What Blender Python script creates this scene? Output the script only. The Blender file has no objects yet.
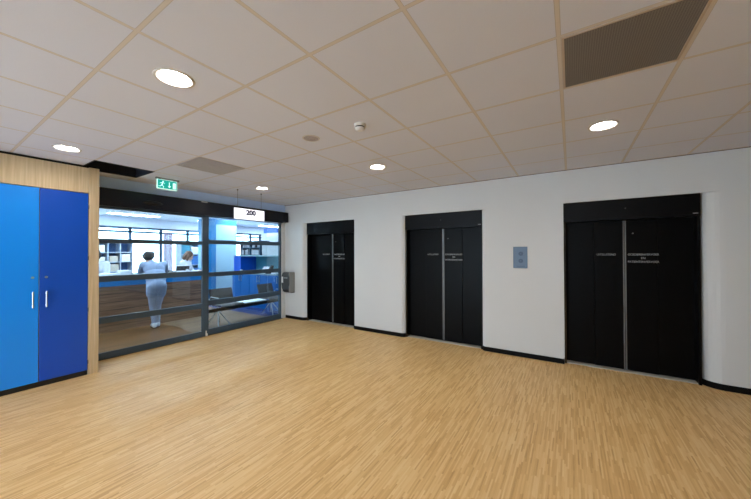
import bpy, bmesh, math, random
from mathutils import Vector, Matrix
random.seed(7)
C = bpy.context.scene.collection
R = math.radians
H = 2.654            # ceiling height
YW = 4.897           # lift wall plane
XG = -5.707          # glass wall plane
XC = -5.155          # cupboard front plane
CAMZ = 1.536
GX, GY, DX, DY = -2.419, 1.231, 0.5937, 0.6062   # ceiling grid

# ------------------------------------------------------------------ materials
def lin(c):
    return tuple(((v/255)/12.92 if v/255 <= .04045 else ((v/255+.055)/1.055)**2.4) for v in c)
def mat(name, rgb, rough=.5, metal=0., spec=.5, noise=0., nscale=20., bump=0., emit=None, estr=0., coat=0.):
    m = bpy.data.materials.new(name); m.use_nodes = True
    nt = m.node_tree; b = nt.nodes['Principled BSDF']
    c = lin(rgb)
    b.inputs['Base Color'].default_value = (*c, 1)
    b.inputs['Roughness'].default_value = rough
    b.inputs['Metallic'].default_value = metal
    b.inputs['Specular IOR Level'].default_value = spec
    b.inputs['Coat Weight'].default_value = coat
    if emit:
        b.inputs['Emission Color'].default_value = (*lin(emit), 1)
        b.inputs['Emission Strength'].default_value = estr
    if noise or bump:
        tc = nt.nodes.new('ShaderNodeTexCoord'); n = nt.nodes.new('ShaderNodeTexNoise')
        n.inputs['Scale'].default_value = nscale; n.inputs['Detail'].default_value = 4
        nt.links.new(tc.outputs['Object'], n.inputs['Vector'])
        if noise:
            mr = nt.nodes.new('ShaderNodeMapRange')
            mr.inputs['To Min'].default_value = 1-noise; mr.inputs['To Max'].default_value = 1+noise
            nt.links.new(n.outputs['Fac'], mr.inputs['Value'])
            mx = nt.nodes.new('ShaderNodeVectorMath'); mx.operation = 'SCALE'
            mx.inputs[0].default_value = c
            nt.links.new(mr.outputs['Result'], mx.inputs['Scale'])
            nt.links.new(mx.outputs[0], b.inputs['Base Color'])
        if bump:
            bp = nt.nodes.new('ShaderNodeBump'); bp.inputs['Strength'].default_value = bump
            bp.inputs['Distance'].default_value = .002
            nt.links.new(n.outputs['Fac'], bp.inputs['Height'])
            nt.links.new(bp.outputs['Normal'], b.inputs['Normal'])
    return m
def emitter(name, rgb, strength):
    m = bpy.data.materials.new(name); m.use_nodes = True; nt = m.node_tree
    nt.nodes.clear()
    e = nt.nodes.new('ShaderNodeEmission'); o = nt.nodes.new('ShaderNodeOutputMaterial')
    e.inputs['Color'].default_value = (*lin(rgb), 1); e.inputs['Strength'].default_value = strength
    nt.links.new(e.outputs[0], o.inputs[0]); return m
def glassmat(name, tint, refl=1.0):
    m = bpy.data.materials.new(name); m.use_nodes = True; nt = m.node_tree; nt.nodes.clear()
    o = nt.nodes.new('ShaderNodeOutputMaterial'); mx = nt.nodes.new('ShaderNodeMixShader')
    t = nt.nodes.new('ShaderNodeBsdfTransparent'); g = nt.nodes.new('ShaderNodeBsdfGlossy')
    f = nt.nodes.new('ShaderNodeFresnel'); f.inputs['IOR'].default_value = 1.45
    t.inputs['Color'].default_value = (*tint, 1); g.inputs['Roughness'].default_value = .01
    g.inputs['Color'].default_value = (refl, refl, refl, 1)
    nt.links.new(f.outputs[0], mx.inputs[0]); nt.links.new(t.outputs[0], mx.inputs[1])
    nt.links.new(g.outputs[0], mx.inputs[2]); nt.links.new(mx.outputs[0], o.inputs[0]); return m
def math_(nt, op, a, b=None, c=None):
    n = nt.nodes.new('ShaderNodeMath'); n.operation = op
    for k, v in enumerate((a, b, c)):
        if v is None: continue
        if isinstance(v, (int, float)): n.inputs[k].default_value = v
        else: nt.links.new(v, n.inputs[k])
    return n.outputs[0]
def strip_floor(name, stops, sw, sl, rough, along='Y', spec=.5):
    """narrow wooden strips laid along one axis, each with a tone of its own"""
    m = bpy.data.materials.new(name); m.use_nodes = True; nt = m.node_tree; b = nt.nodes['Principled BSDF']
    tc = nt.nodes.new('ShaderNodeTexCoord'); sp = nt.nodes.new('ShaderNodeSeparateXYZ')
    nt.links.new(tc.outputs['Object'], sp.inputs[0])
    a, l = (sp.outputs['X'], sp.outputs['Y']) if along == 'Y' else (sp.outputs['Y'], sp.outputs['X'])
    sa = math_(nt, 'DIVIDE', a, sw); ia = math_(nt, 'FLOOR', sa)
    w1 = nt.nodes.new('ShaderNodeTexWhiteNoise'); w1.noise_dimensions = '1D'; nt.links.new(ia, w1.inputs['W'])
    so = math_(nt, 'ADD', math_(nt, 'DIVIDE', l, sl), math_(nt, 'MULTIPLY', w1.outputs['Value'], 7.3))
    il = math_(nt, 'FLOOR', so)
    cv = nt.nodes.new('ShaderNodeCombineXYZ'); nt.links.new(ia, cv.inputs[0]); nt.links.new(il, cv.inputs[1])
    w2 = nt.nodes.new('ShaderNodeTexWhiteNoise'); w2.noise_dimensions = '2D'; nt.links.new(cv.outputs[0], w2.inputs['Vector'])
    # fine grain along the strip
    mp = nt.nodes.new('ShaderNodeMapping'); nt.links.new(tc.outputs['Object'], mp.inputs[0])
    mp.inputs['Scale'].default_value = (130, 5, 1) if along == 'Y' else (5, 130, 1)
    gn = nt.nodes.new('ShaderNodeTexNoise'); gn.inputs['Scale'].default_value = 1; gn.inputs['Detail'].default_value = 2
    nt.links.new(mp.outputs[0], gn.inputs['Vector'])
    v = math_(nt, 'ADD', math_(nt, 'MULTIPLY', w2.outputs['Value'], .72), math_(nt, 'MULTIPLY', math_(nt, 'SUBTRACT', gn.outputs['Fac'], .22), .5))
    cr = nt.nodes.new('ShaderNodeValToRGB'); el = cr.color_ramp.elements
    el[0].position, el[0].color = stops[0][0], (*lin(stops[0][1]), 1)
    el[1].position, el[1].color = stops[-1][0], (*lin(stops[-1][1]), 1)
    for p, c in stops[1:-1]:
        e = el.new(p); e.color = (*lin(c), 1)
    nt.links.new(v, cr.inputs[0]); nt.links.new(cr.outputs[0], b.inputs['Base Color'])
    b.inputs['Roughness'].default_value = rough; b.inputs['Specular IOR Level'].default_value = spec
    return m
def grid_ceiling(name, tile, bar, gap):
    m = bpy.data.materials.new(name); m.use_nodes = True; nt = m.node_tree; b = nt.nodes['Principled BSDF']
    tc = nt.nodes.new('ShaderNodeTexCoord'); sp = nt.nodes.new('ShaderNodeSeparateXYZ')
    nt.links.new(tc.outputs['Object'], sp.inputs[0])
    def d(o, g0, s):     # distance to the nearest grid line
        t = math_(nt, 'DIVIDE', math_(nt, 'SUBTRACT', o, g0), s)
        fr = math_(nt, 'FRACT', t)
        return math_(nt, 'MULTIPLY', math_(nt, 'MINIMUM', fr, math_(nt, 'SUBTRACT', 1.0, fr)), s)
    dist = math_(nt, 'MINIMUM', d(sp.outputs['X'], GX, DX), d(sp.outputs['Y'], GY, DY))
    isbar = math_(nt, 'LESS_THAN', dist, .0090)
    isgap = math_(nt, 'LESS_THAN', dist, .0110)
    ns = nt.nodes.new('ShaderNodeTexNoise'); ns.inputs['Scale'].default_value = 260; nt.links.new(tc.outputs['Object'], ns.inputs['Vector'])
    big = nt.nodes.new('ShaderNodeTexNoise'); big.inputs['Scale'].default_value = 1.3; nt.links.new(tc.outputs['Object'], big.inputs['Vector'])
    sc = math_(nt, 'ADD', math_(nt, 'MULTIPLY', ns.outputs['Fac'], .10), math_(nt, 'ADD', math_(nt, 'MULTIPLY', big.outputs['Fac'], .06), .92))
    vm = nt.nodes.new('ShaderNodeVectorMath'); vm.operation = 'SCALE'; vm.inputs[0].default_value = lin(tile)
    nt.links.new(sc, vm.inputs['Scale'])
    m1 = nt.nodes.new('ShaderNodeMix'); m1.data_type = 'RGBA'
    nt.links.new(isgap, m1.inputs[0]); nt.links.new(vm.outputs[0], m1.inputs[6]); m1.inputs[7].default_value = (*lin(gap), 1)
    m2 = nt.nodes.new('ShaderNodeMix'); m2.data_type = 'RGBA'
    nt.links.new(isbar, m2.inputs[0]); nt.links.new(m1.outputs[2], m2.inputs[6]); m2.inputs[7].default_value = (*lin(bar), 1)
    nt.links.new(m2.outputs[2], b.inputs['Base Color']); b.inputs['Roughness'].default_value = .85
    b.inputs['Specular IOR Level'].default_value = .2
    bp = nt.nodes.new('ShaderNodeBump'); bp.inputs['Strength'].default_value = .25; bp.inputs['Distance'].default_value = .003
    nt.links.new(math_(nt, 'SUBTRACT', 1.0, math_(nt, 'MULTIPLY', isgap, math_(nt, 'SUBTRACT', 1.0, isbar))), bp.inputs['Height'])
    nt.links.new(bp.outputs[0], b.inputs['Normal'])
    return m
def grain(name, rgb, rgb2, scale=(60, 60, 2.2), rough=.5):
    m = bpy.data.materials.new(name); m.use_nodes = True; nt = m.node_tree; b = nt.nodes['Principled BSDF']
    tc = nt.nodes.new('ShaderNodeTexCoord'); mp = nt.nodes.new('ShaderNodeMapping'); n = nt.nodes.new('ShaderNodeTexNoise')
    mp.inputs['Scale'].default_value = scale; n.inputs['Scale'].default_value = 1; n.inputs['Detail'].default_value = 3
    nt.links.new(tc.outputs['Object'], mp.inputs[0]); nt.links.new(mp.outputs[0], n.inputs['Vector'])
    cr = nt.nodes.new('ShaderNodeValToRGB'); el = cr.color_ramp.elements
    el[0].position, el[0].color = .3, (*lin(rgb), 1); el[1].position, el[1].color = .7, (*lin(rgb2), 1)
    nt.links.new(n.outputs['Fac'], cr.inputs[0]); nt.links.new(cr.outputs[0], b.inputs['Base Color'])
    b.inputs['Roughness'].default_value = rough; return m
def perforated(name, rgb, hole, pitch, rad):
    m = bpy.data.materials.new(name); m.use_nodes = True; nt = m.node_tree; b = nt.nodes['Principled BSDF']
    tc = nt.nodes.new('ShaderNodeTexCoord'); sp = nt.nodes.new('ShaderNodeSeparateXYZ'); nt.links.new(tc.outputs['Object'], sp.inputs[0])
    def c(o): return math_(nt, 'SUBTRACT', math_(nt, 'FRACT', math_(nt, 'DIVIDE', o, pitch)), .5)
    cx, cy = c(sp.outputs['X']), c(sp.outputs['Y'])
    r2 = math_(nt, 'ADD', math_(nt, 'MULTIPLY', cx, cx), math_(nt, 'MULTIPLY', cy, cy))
    mx = nt.nodes.new('ShaderNodeMix'); mx.data_type = 'RGBA'
    nt.links.new(math_(nt, 'LESS_THAN', r2, rad*rad), mx.inputs[0])
    mx.inputs[6].default_value = (*lin(rgb), 1); mx.inputs[7].default_value = (*lin(hole), 1)
    nt.links.new(mx.outputs[2], b.inputs['Base Color']); b.inputs['Roughness'].default_value = .5; return m

M = {}
M['floor'] = strip_floor('oak_strip_floor', [(.0, (196, 146, 88)), (.22, (222, 176, 114)), (.6, (236, 195, 132)), (1., (245, 212, 154))], .0105, .20, .45, spec=.32)
M['office_wood'] = strip_floor('office_wood_floor', [(.0, (84, 52, 26)), (1., (122, 80, 44))], .10, 1.3, .35)
M['office_grey'] = strip_floor('office_grey_floor', [(.0, (104, 82, 64)), (1., (128, 102, 80))], .12, 1.2, .6, spec=.25)
M['blue_floor'] = mat('blue_floor', (6, 46, 104), .9, noise=.2, nscale=200)  # plain blue floor zone with fine noise
M['ceil'] = grid_ceiling('mineral_tile_ceiling', (216, 221, 236), (212, 206, 201), (180, 172, 168))
M['oceil'] = grid_ceiling('office_tile_ceiling', (248, 248, 250), (236, 238, 242), (200, 202, 206))
M['wall'] = mat('white_painted_plaster', (212, 212, 211), .75, noise=.015, nscale=3, bump=.08)
M['owall'] = mat('office_white_paint', (232, 234, 238), .8)
M['daylitwall'] = mat('daylight_tinted_bulkhead', (204, 226, 255), .7)  # white bulkhead; the blue cast of daylight is put into its colour
M['black_base'] = mat('black_rubber_skirting', (6, 6, 7), .6, spec=.15)
M['oak'] = grain('pale_oak_veneer', (190, 166, 128), (214, 192, 156))
M['ltblue'] = mat('light_blue_laminate', (0, 142, 246), .32, noise=.02, nscale=2)
M['dkblue'] = mat('dark_blue_laminate', (0, 76, 188), .32, noise=.03, nscale=2)
M['steel'] = mat('brushed_steel', (196, 198, 200), .3, metal=1)
M['steelm'] = mat('matt_aluminium', (120, 120, 120), .45, metal=.6)
M['liftblk'] = mat('black_powder_coat', (9, 9, 10), .36, spec=.08, noise=.1, nscale=6)
M['liftblk2'] = mat('black_header_coat', (5, 5, 7), .42, spec=.14)
M['jamb'] = mat('glossy_black_jamb', (10, 12, 15), .12, spec=.8)
M['liftdark'] = mat('black_shadow_gap', (6, 6, 7), .8)
M['sill'] = mat('worn_aluminium_sill', (205, 200, 190), .5, metal=.3)
M['letter'] = mat('pale_grey_lettering', (176, 178, 178), .6)
M['frame'] = mat('dark_anthracite_frame', (66, 88, 106), .4)
M['header'] = mat('near_black_operator_cover', (22, 27, 38), .35, spec=.3)
M['sensor'] = mat('black_sensor_plastic', (5, 5, 6), .35)
M['glass'] = glassmat('clear_blue_tint_glass', (.83, .945, .975))
M['winglass'] = glassmat('window_glass', (.95, .98, 1.0))
M['white'] = mat('white_plastic', (226, 226, 226), .45)
M['ring'] = mat('white_lamp_ring', (205, 200, 196), .4)
M['lamp'] = emitter('downlight_diffuser', (255, 245, 234), 82)
M['olamp'] = emitter('office_panel_light', (230, 240, 255), 32)
M['holder'] = mat('lamp_holder_grey', (120, 120, 122), .5)
M['spk'] = perforated('speaker_mesh', (182, 176, 178), (140, 134, 134), .008, .32)
M['vent'] = perforated('dark_perforated_grille', (126, 121, 118), (100, 96, 93), .011, .36)
M['vent2'] = perforated('grey_perforated_grille', (190, 188, 190), (140, 138, 138), .012, .34)
M['ventframe'] = mat('grille_frame', (190, 175, 160), .5)
M['dark'] = mat('dark_void', (10, 11, 13), .9)
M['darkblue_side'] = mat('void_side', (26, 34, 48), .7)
M['exit'] = mat('exit_sign_green', (0, 140, 130), .4, emit=(0, 190, 175), estr=.4)
M['exitw'] = mat('exit_sign_white', (230, 255, 248), .4, emit=(200, 255, 240), estr=.6)
M['sign'] = mat('white_acrylic_sign', (236, 238, 246), .3, emit=(235, 238, 255), estr=.4)  # weak glow added to brighten the panel, which is no lamp
M['navy'] = mat('navy_lettering', (18, 30, 62), .5)
M['lilac'] = mat('pale_lilac_line', (150, 158, 205), .5)
M['wire'] = mat('thin_dark_wire', (70, 66, 64), .5)
M['panel'] = mat('blue_grey_steel_plate', (88, 103, 120), .45, metal=.3)
M['btn'] = mat('button_dark', (54, 66, 84), .4, metal=.4)
M['disp'] = mat('dispenser_smoked_plastic', (70, 72, 74), .22, spec=.6)
M['disp2'] = mat('dispenser_grey', (140, 142, 142), .35)
M['dispd'] = mat('dispenser_tray_dark', (34, 32, 30), .4)
M['wood_front'] = grain('walnut_plank_front', (98, 70, 56), (150, 114, 94), (2, 2.2, 38), .3)
M['cblue'] = mat('counter_blue', (0, 112, 182), .35)
M['ctop'] = mat('counter_top_grey', (120, 140, 156), .35)
M['cyan'] = mat('pale_cyan_panel', (150, 184, 194), .25)
M['teal'] = mat('teal_niche', (70, 150, 172), .5)
M['skyblue'] = mat('mid_blue_panel', (20, 112, 164), .35)
M['royal'] = mat('royal_blue_cabinet', (0, 90, 160), .3)
M['grey'] = mat('grey_seat_shell', (82, 76, 74), .85)
M['black'] = mat('black_metal', (14, 14, 15), .4)
M['paper'] = mat('white_paper', (238, 240, 244), .7)
M['binderw'] = mat('off_white_binder', (168, 172, 180), .6)
M['shutter'] = mat('pale_shutter', (188, 196, 204), .5)
M['bluebox'] = mat('blue_box', (60, 110, 165), .6)
M['dkbox'] = mat('dark_binder', (40, 40, 52), .6)
M['beige'] = mat('beige_box', (196, 186, 170), .6)
M['pinkish'] = mat('pale_pink_blind', (150, 118, 140), .7)
M['mull'] = mat('dark_teal_window_frame', (20, 62, 88), .5)
M['skin'] = mat('skin', (206, 160, 138), .55)
M['hairdk'] = mat('dark_hair', (26, 22, 22), .6, noise=.3, nscale=80)
M['hairbr'] = mat('brown_hair', (92, 60, 42), .6, noise=.3, nscale=80)
M['tunic'] = mat('pale_blue_tunic', (146, 160, 188), .8, noise=.04, nscale=12)
M['trous'] = mat('pale_trousers', (156, 170, 198), .8, noise=.04, nscale=12)
M['coat'] = mat('white_coat', (206, 208, 218), .8)
M['shoe'] = mat('white_shoe', (226, 230, 238), .5)
M['sole'] = mat('dark_sole', (40, 44, 60), .7)
M['eye'] = mat('eye_dark', (30, 24, 22), .3)
M['lip'] = mat('lip', (170, 96, 90), .5)

# ------------------------------------------------------------------ helpers
def box(bm, lo, hi, bev=0., seg=1):
    g = bmesh.ops.create_cube(bm, size=1.0)
    vs = g['verts']
    for v in vs:
        v.co = Vector([lo[k] + (v.co[k]+.5)*(hi[k]-lo[k]) for k in range(3)])
    if bev:
        es = list({e for v in vs for e in v.link_edges})
        bmesh.ops.bevel(bm, geom=es, offset=bev, segments=seg, profile=.5, affect='EDGES')
def prism(bm, pts, axis, a, b):
    """extrude a 2D outline along one axis; pts are the two remaining coordinates in order"""
    def p3(p, t):
        q = list(p); q.insert(axis, t); return Vector(q)
    v0 = [bm.verts.new(p3(p, a)) for p in pts]; v1 = [bm.verts.new(p3(p, b)) for p in pts]
    n = len(pts)
    bm.faces.new(v0); bm.faces.new(v1[::-1])
    for i in range(n): bm.faces.new((v0[i], v0[(i+1) % n], v1[(i+1) % n], v1[i]))
    bmesh.ops.recalc_face_normals(bm, faces=bm.faces[:])
def lathe(bm, c, prof, seg=32, cap=True):
    rings = []
    for r, z in prof:
        rings.append([bm.verts.new((c[0]+r*math.cos(2*math.pi*k/seg), c[1]+r*math.sin(2*math.pi*k/seg), c[2]+z)) for k in range(seg)])
    for a, b in zip(rings, rings[1:]):
        for k in range(seg): bm.faces.new((a[k], a[(k+1) % seg], b[(k+1) % seg], b[k]))
    if cap:
        bm.faces.new(rings[0][::-1]); bm.faces.new(rings[-1])
    bmesh.ops.recalc_face_normals(bm, faces=bm.faces[:])
def tube(bm, pts, r, seg=8):
    pts = [Vector(p) for p in pts]
    rr = r if isinstance(r, (list, tuple)) else [r]*len(pts)
    rings = []
    for i, p in enumerate(pts):
        t = (pts[min(i+1, len(pts)-1)] - pts[max(i-1, 0)]).normalized()
        a = Vector((0, 0, 1)) if abs(t.z) < .9 else Vector((1, 0, 0))
        u = t.cross(a).normalized(); w = t.cross(u)
        rings.append([bm.verts.new(p + rr[i]*(math.cos(2*math.pi*k/seg)*u + math.sin(2*math.pi*k/seg)*w)) for k in range(seg)])
    for a, b in zip(rings, rings[1:]):
        for k in range(seg): bm.faces.new((a[k], a[(k+1) % seg], b[(k+1) % seg], b[k]))
    bm.faces.new(rings[0]); bm.faces.new(rings[-1][::-1])
    bmesh.ops.recalc_face_normals(bm, faces=bm.faces[:])
def disc_y(bm, c, r, d, seg=20):        # short cylinder whose face looks to -y
    tube(bm, [(c[0], c[1], c[2]), (c[0], c[1]-d, c[2])], r, seg)
def disc_x(bm, c, r, d, seg=20):
    tube(bm, [(c[0], c[1], c[2]), (c[0]+d, c[1], c[2])], r, seg)
def ell(bm, c, r, rot=None, seg=16):
    g = bmesh.ops.create_uvsphere(bm, u_segments=seg, v_segments=seg//2+2, radius=1)
    for v in g['verts']:
        q = Vector((v.co.x*r[0], v.co.y*r[1], v.co.z*r[2]))
        if rot: q = rot @ q
        v.co = q + Vector(c)
def obj(name, bm, m, parent=None, smooth=False):
    me = bpy.data.meshes.new(name)
    if parent is not None:
        root = parent
        while root.parent: root = root.parent
        bmesh.ops.translate(bm, verts=bm.verts[:], vec=-Vector(root.location))
    bm.to_mesh(me); bm.free()
    me.materials.append(m)
    o = bpy.data.objects.new(name, me); C.objects.link(o)
    if parent is not None: o.parent = parent
    if smooth:
        for p in me.polygons: p.use_smooth = True
    return o
def B(): return bmesh.new()
def boxobj(name, lo, hi, m, parent=None, bev=0.):
    b = B(); box(b, lo, hi, bev); return obj(name, b, m, parent)
def tag(o, label, cat, group=None):
    o['label'] = label; o['category'] = cat
    if group: o['group'] = group
    return o
def thing(name, label, cat, loc=(0, 0, 0), group=None):
    o = bpy.data.objects.new(name, None); o.empty_display_size = .1; C.objects.link(o); o.location = loc
    return tag(o, label, cat, group)
def struct(name, bm, m, parent=None):
    o = obj(name, bm, m, parent); o['kind'] = 'structure'; return o
def copy_tree(o, loc=None, label=None, parent=None):
    c = o.copy(); C.objects.link(c)
    if parent is not None: c.parent = parent
    for ch in [x for x in bpy.data.objects if x.parent == o]: copy_tree(ch, parent=c)
    if loc is not None: c.location = loc
    if label: c['label'] = label
    return c
def text(name, s, size, loc, rot, m, parent, align='CENTER', extr=.0008, bold=0., width=None):
    cu = bpy.data.curves.new(name, 'FONT'); cu.body = s; cu.size = size; cu.align_x = align; cu.align_y = 'CENTER'
    cu.extrude = extr; cu.offset = bold
    t = bpy.data.objects.new(name, cu); C.objects.link(t)
    dg = bpy.context.evaluated_depsgraph_get(); dg.update()
    me = bpy.data.meshes.new_from_object(t.evaluated_get(dg)); bpy.data.objects.remove(t)
    xs = [v.co.x for v in me.vertices]
    k = width/(max(xs)-min(xs)) if width else 1.
    mid = (max(xs)+min(xs))/2 if align == 'CENTER' else 0
    mw = Matrix.Translation(Vector(loc)) @ rot @ Matrix.Diagonal((k, 1, 1, 1)) @ Matrix.Translation((-mid, 0, 0))
    bm = B(); bm.from_mesh(me); bpy.data.meshes.remove(me)
    bmesh.ops.transform(bm, matrix=mw, verts=bm.verts[:])
    return obj(name, bm, m, parent)
ROT_Y = Matrix.Rotation(R(90), 4, 'X')                                   # reads from -y
ROT_X = Matrix.Rotation(R(90), 4, 'Z') @ Matrix.Rotation(R(90), 4, 'X')  # reads from +x

# ------------------------------------------------------------------ the lobby shell
XR, YF = 4.6, -4.0        # right wall, wall behind the camera
b = B(); box(b, (XG-.04, YF, -.1), (XR, 5.15, 0)); struct('floor', b, M['floor'])

# ceiling: one quad per tile, the missing tile left open, round cut-outs for the downlights
def cell(i, j): return (GX+i*DX, GY+j*DY, GX+(i+1)*DX, GY+(j+1)*DY)
light_cells = [(i, j) for i in (-4, 0, 4) for j in (3, -1, -5, -9) if not (i == -4 and j < -1)]
hole_cell = (-5, 0)
LR = .098
b = B()
def quad(bm, x0, y0, x1, y1, z):
    if x1-x0 < 1e-5 or y1-y0 < 1e-5: return
    bm.faces.new([bm.verts.new(p) for p in ((x0, y0, z), (x0, y1, z), (x1, y1, z), (x1, y0, z))])
lights_xy = []
for i in range(-6, 13):
    for j in range(-10, 7):
        x0, y0, x1, y1 = cell(i, j)
        cx, cy = (x0+x1)/2, (y0+y1)/2
        x0, x1 = max(x0, XG), min(x1, XR); y0, y1 = max(y0, YF), min(y1, YW)
        if x1 <= x0 or y1 <= y0 or (i, j) == hole_cell: continue
        if (i, j) in light_cells and x0+.02 < cx-LR and cx+LR < x1 and y0 < cy-LR:
            lights_xy.append((cx, cy, i, j))
            n = 32; inner, outer = [], []
            for k in range(n):
                a = 2*math.pi*k/n + math.pi/4; ca, sa = math.cos(a), math.sin(a); s = max(abs(ca), abs(sa))
                inner.append(b.verts.new((cx+LR*ca, cy+LR*sa, H)))
                outer.append(b.verts.new((cx+(x1-x0)/2*ca/s, cy+(y1-y0)/2*sa/s, H)))
            for k in range(n):
                b.faces.new((inner[k], inner[(k+1) % n], outer[(k+1) % n], outer[k]))
            # fill the four tile corners cut off by the polygon
            continue
        quad(b, x0, y0, x1, y1, H)
bmesh.ops.recalc_face_normals(b, faces=b.faces[:])
struct('ceiling', b, M['ceil'])
# slab above, closes the cut-outs
b = B(); box(b, (XG, YF, H+.32), (XR, YW+.3, H+.4)); struct('trim_3', b, M['dark'])
# open tile: sides of the void
x0, y0, x1, y1 = cell(*hole_cell)
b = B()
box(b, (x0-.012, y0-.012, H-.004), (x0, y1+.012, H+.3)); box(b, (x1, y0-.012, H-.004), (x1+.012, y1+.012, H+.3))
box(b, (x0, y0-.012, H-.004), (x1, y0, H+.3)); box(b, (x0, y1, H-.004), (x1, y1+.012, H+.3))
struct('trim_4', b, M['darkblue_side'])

# lift wall: bulkhead over the niches and four piers with rounded corners
ZN = 2.205
RC = .125
NICHE = [(-5.03, -3.692), (-2.535, -1.176), (-.082, 1.254)]
YB = YW+.20
def pier_outline(xa, xb, ra, rb, grow=0.):
    """plan outline; ra / rb round the left / right front corner"""
    p = [(xa-grow*(ra > 0), YB)]
    y0_ = YW-grow
    for x_, r_, sgn in ((xa, ra, 1), (xb, rb, -1)):
        if r_ <= 0:
            p.append((x_, y0_)); continue
        cxx, cyy, rr = x_+sgn*r_, YW+r_, r_+grow
        rng = range(0, 9) if sgn > 0 else range(8, -1, -1)
        for k in rng:
            a = R(90*k/8); p.append((cxx-sgn*rr*math.cos(a), cyy-rr*math.sin(a)))
    p.append((xb+grow*(rb > 0), YB))
    return p
piers = [(XG-.1, NICHE[0][0], 0, RC+.02), (NICHE[0][1], NICHE[1][0], RC*.5, RC*.6), (NICHE[1][1], NICHE[2][0], RC*.5, 0), (NICHE[2][1], XR, RC+.05, 0)]
b = B()
box(b, (XG-.1, YW, ZN), (XR, YB, H))
for pr in piers: prism(b, pier_outline(*pr), 2, 0., ZN)
ow = struct('wall_back', b, M['wall'])
for xa, xb, ra, rb in piers:
    b = B(); prism(b, pier_outline(max(xa, XG+.02), xb, ra, rb, .008), 2, 0., .068)
    struct('baseboard_back', b, M['black_base'])
b = B(); box(b, (XG, YW-.018, H-.006), (XR, YW, H)); struct('trim_1', b, mat('ceiling_edge_angle', (110, 98, 90), .6))
# wall behind the camera with a window added for fill light, right wall, wall left of the cupboard
FX_0, FX_1, FZ0, FZ1 = -4.9, -1.2, .12, 2.58
b = B(); box(b, (XC-.6, YF-.12, 0), (FX_0, YF, H+.3)); box(b, (FX_1, YF-.12, 0), (XR, YF, H+.3))
box(b, (FX_0, YF-.12, 0), (FX_1, YF, FZ0)); box(b, (FX_0, YF-.12, FZ1), (FX_1, YF, H+.3)); struct('wall_front', b, M['wall'])
b = B()
for k in range(7): xx = FX_0+(FX_1-FX_0-.07)*k/6; box(b, (xx, YF-.09, FZ0), (xx+.07, YF-.03, FZ1))
box(b, (FX_0, YF-.09, FZ0), (FX_1, YF-.03, FZ0+.07)); box(b, (FX_0, YF-.09, FZ1-.07), (FX_1, YF-.03, FZ1))
w = struct('added_window', b, M['frame'])
b = B(); box(b, (FX_0, YF-.065, FZ0), (FX_1, YF-.057, FZ1)); obj('pane', b, M['winglass'], w)
b = B(); box(b, (XR, YF, 0), (XR+.15, 5.1, H+.3)); struct('wall_right', b, M['wall'])
b = B(); box(b, (XC-.1, YF, 0), (XC, .42, H+.3)); struct('wall_left', b, M['oak'])

# ------------------------------------------------------------------ cupboard with two blue doors
cb = thing('built_in_cupboard', 'built-in pale oak cupboard with one light blue and one dark blue door', 'cupboard', (XC, .85, 0))
D1, DS, D2, PE = .425, .840, 1.262, 1.366
boxobj('carcass', (XC-.52, D1, .06), (XC-.022, D2, 2.30), M['oak'], cb)
boxobj('fascia', (XC-.52, D1, 2.303), (XC, D2+.001, 2.622), M['oak'], cb)
boxobj('side_panel', (XC-.53, D2+.004, 0), (XC+.004, PE, 2.632), M['oak'], cb, .002)
boxobj('shadow_gap', (XC-.5, D1, 2.622), (XC-.03, PE-.02, H-.001), M['liftdark'], cb)
boxobj('plinth', (XC-.5, D1, 0), (XC-.012, D2, .058), M['black'], cb)
for (ya, yb, mm, hy, lb) in ((D1, DS-.003, M['ltblue'], .79, 'light blue door'), (DS+.003, D2-.002, M['dkblue'], .897, 'dark blue door')):
    d = boxobj('door', (XC-.02, ya, .062), (XC, yb, 2.296), mm, cb, .0015); d['label'] = lb
    b = B()
    box(b, (XC+.024, hy-.007, .915), (XC+.034, hy+.007, 1.102), .003)
    box(b, (XC, hy-.005, .93), (XC+.026, hy+.005, .945)); box(b, (XC, hy-.005, 1.07), (XC+.026, hy+.005, 1.085))
    h = obj('handle', b, M['steel'], d); h['label'] = 'brushed steel bar handle'
    b = B(); disc_x(b, (XC, hy, 1.262), .013, .008); obj('lock', b, M['steel'], d)
for zz in (.14, .8, 1.45, 2.1):
    b = B(); tube(b, [(XC+.004, D2+.002, zz), (XC+.004, D2+.002, zz+.05)], .006); obj('hinge', b, M['steelm'], cb)

# ------------------------------------------------------------------ glazed front: bulkhead, operator, sliding leaf, fixed light
b = B(); box(b, (XG-.08, 1.3, 2.47), (XG, YW, H+.3)); struct('wall_glazed', b, M['daylitwall'])
op = thing('door_operator', 'long near-black automatic door operator box above the glass front', 'door operator', (XG+.05, 3.0, 2.2))
b = B(); box(b, (XG-.02, 1.372, 2.222), (XG+.13, 4.72, 2.475), .004); obj('cover', b, M['header'], op)
b = B()
g = bmesh.ops.create_uvsphere(b, u_segments=20, v_segments=10, radius=1)
for v in g['verts']: v.co = Vector((XG+.125+v.co.x*.045, 2.13+v.co.y*.14, 2.33+v.co.z*.035))
obj('motion_sensor', b, M['sensor'], op, True)
b = B(); box(b, (XG+.128, 2.88, 2.452), (XG+.14, 2.99, 2.468), .002); obj('status_light', b, M['white'], op)
b = B(); box(b, (XG-.02, 4.735, 2.25), (XG+.12, YW-.004, 2.475), .003); obj('end_cap', b, M['header'], op)

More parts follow.
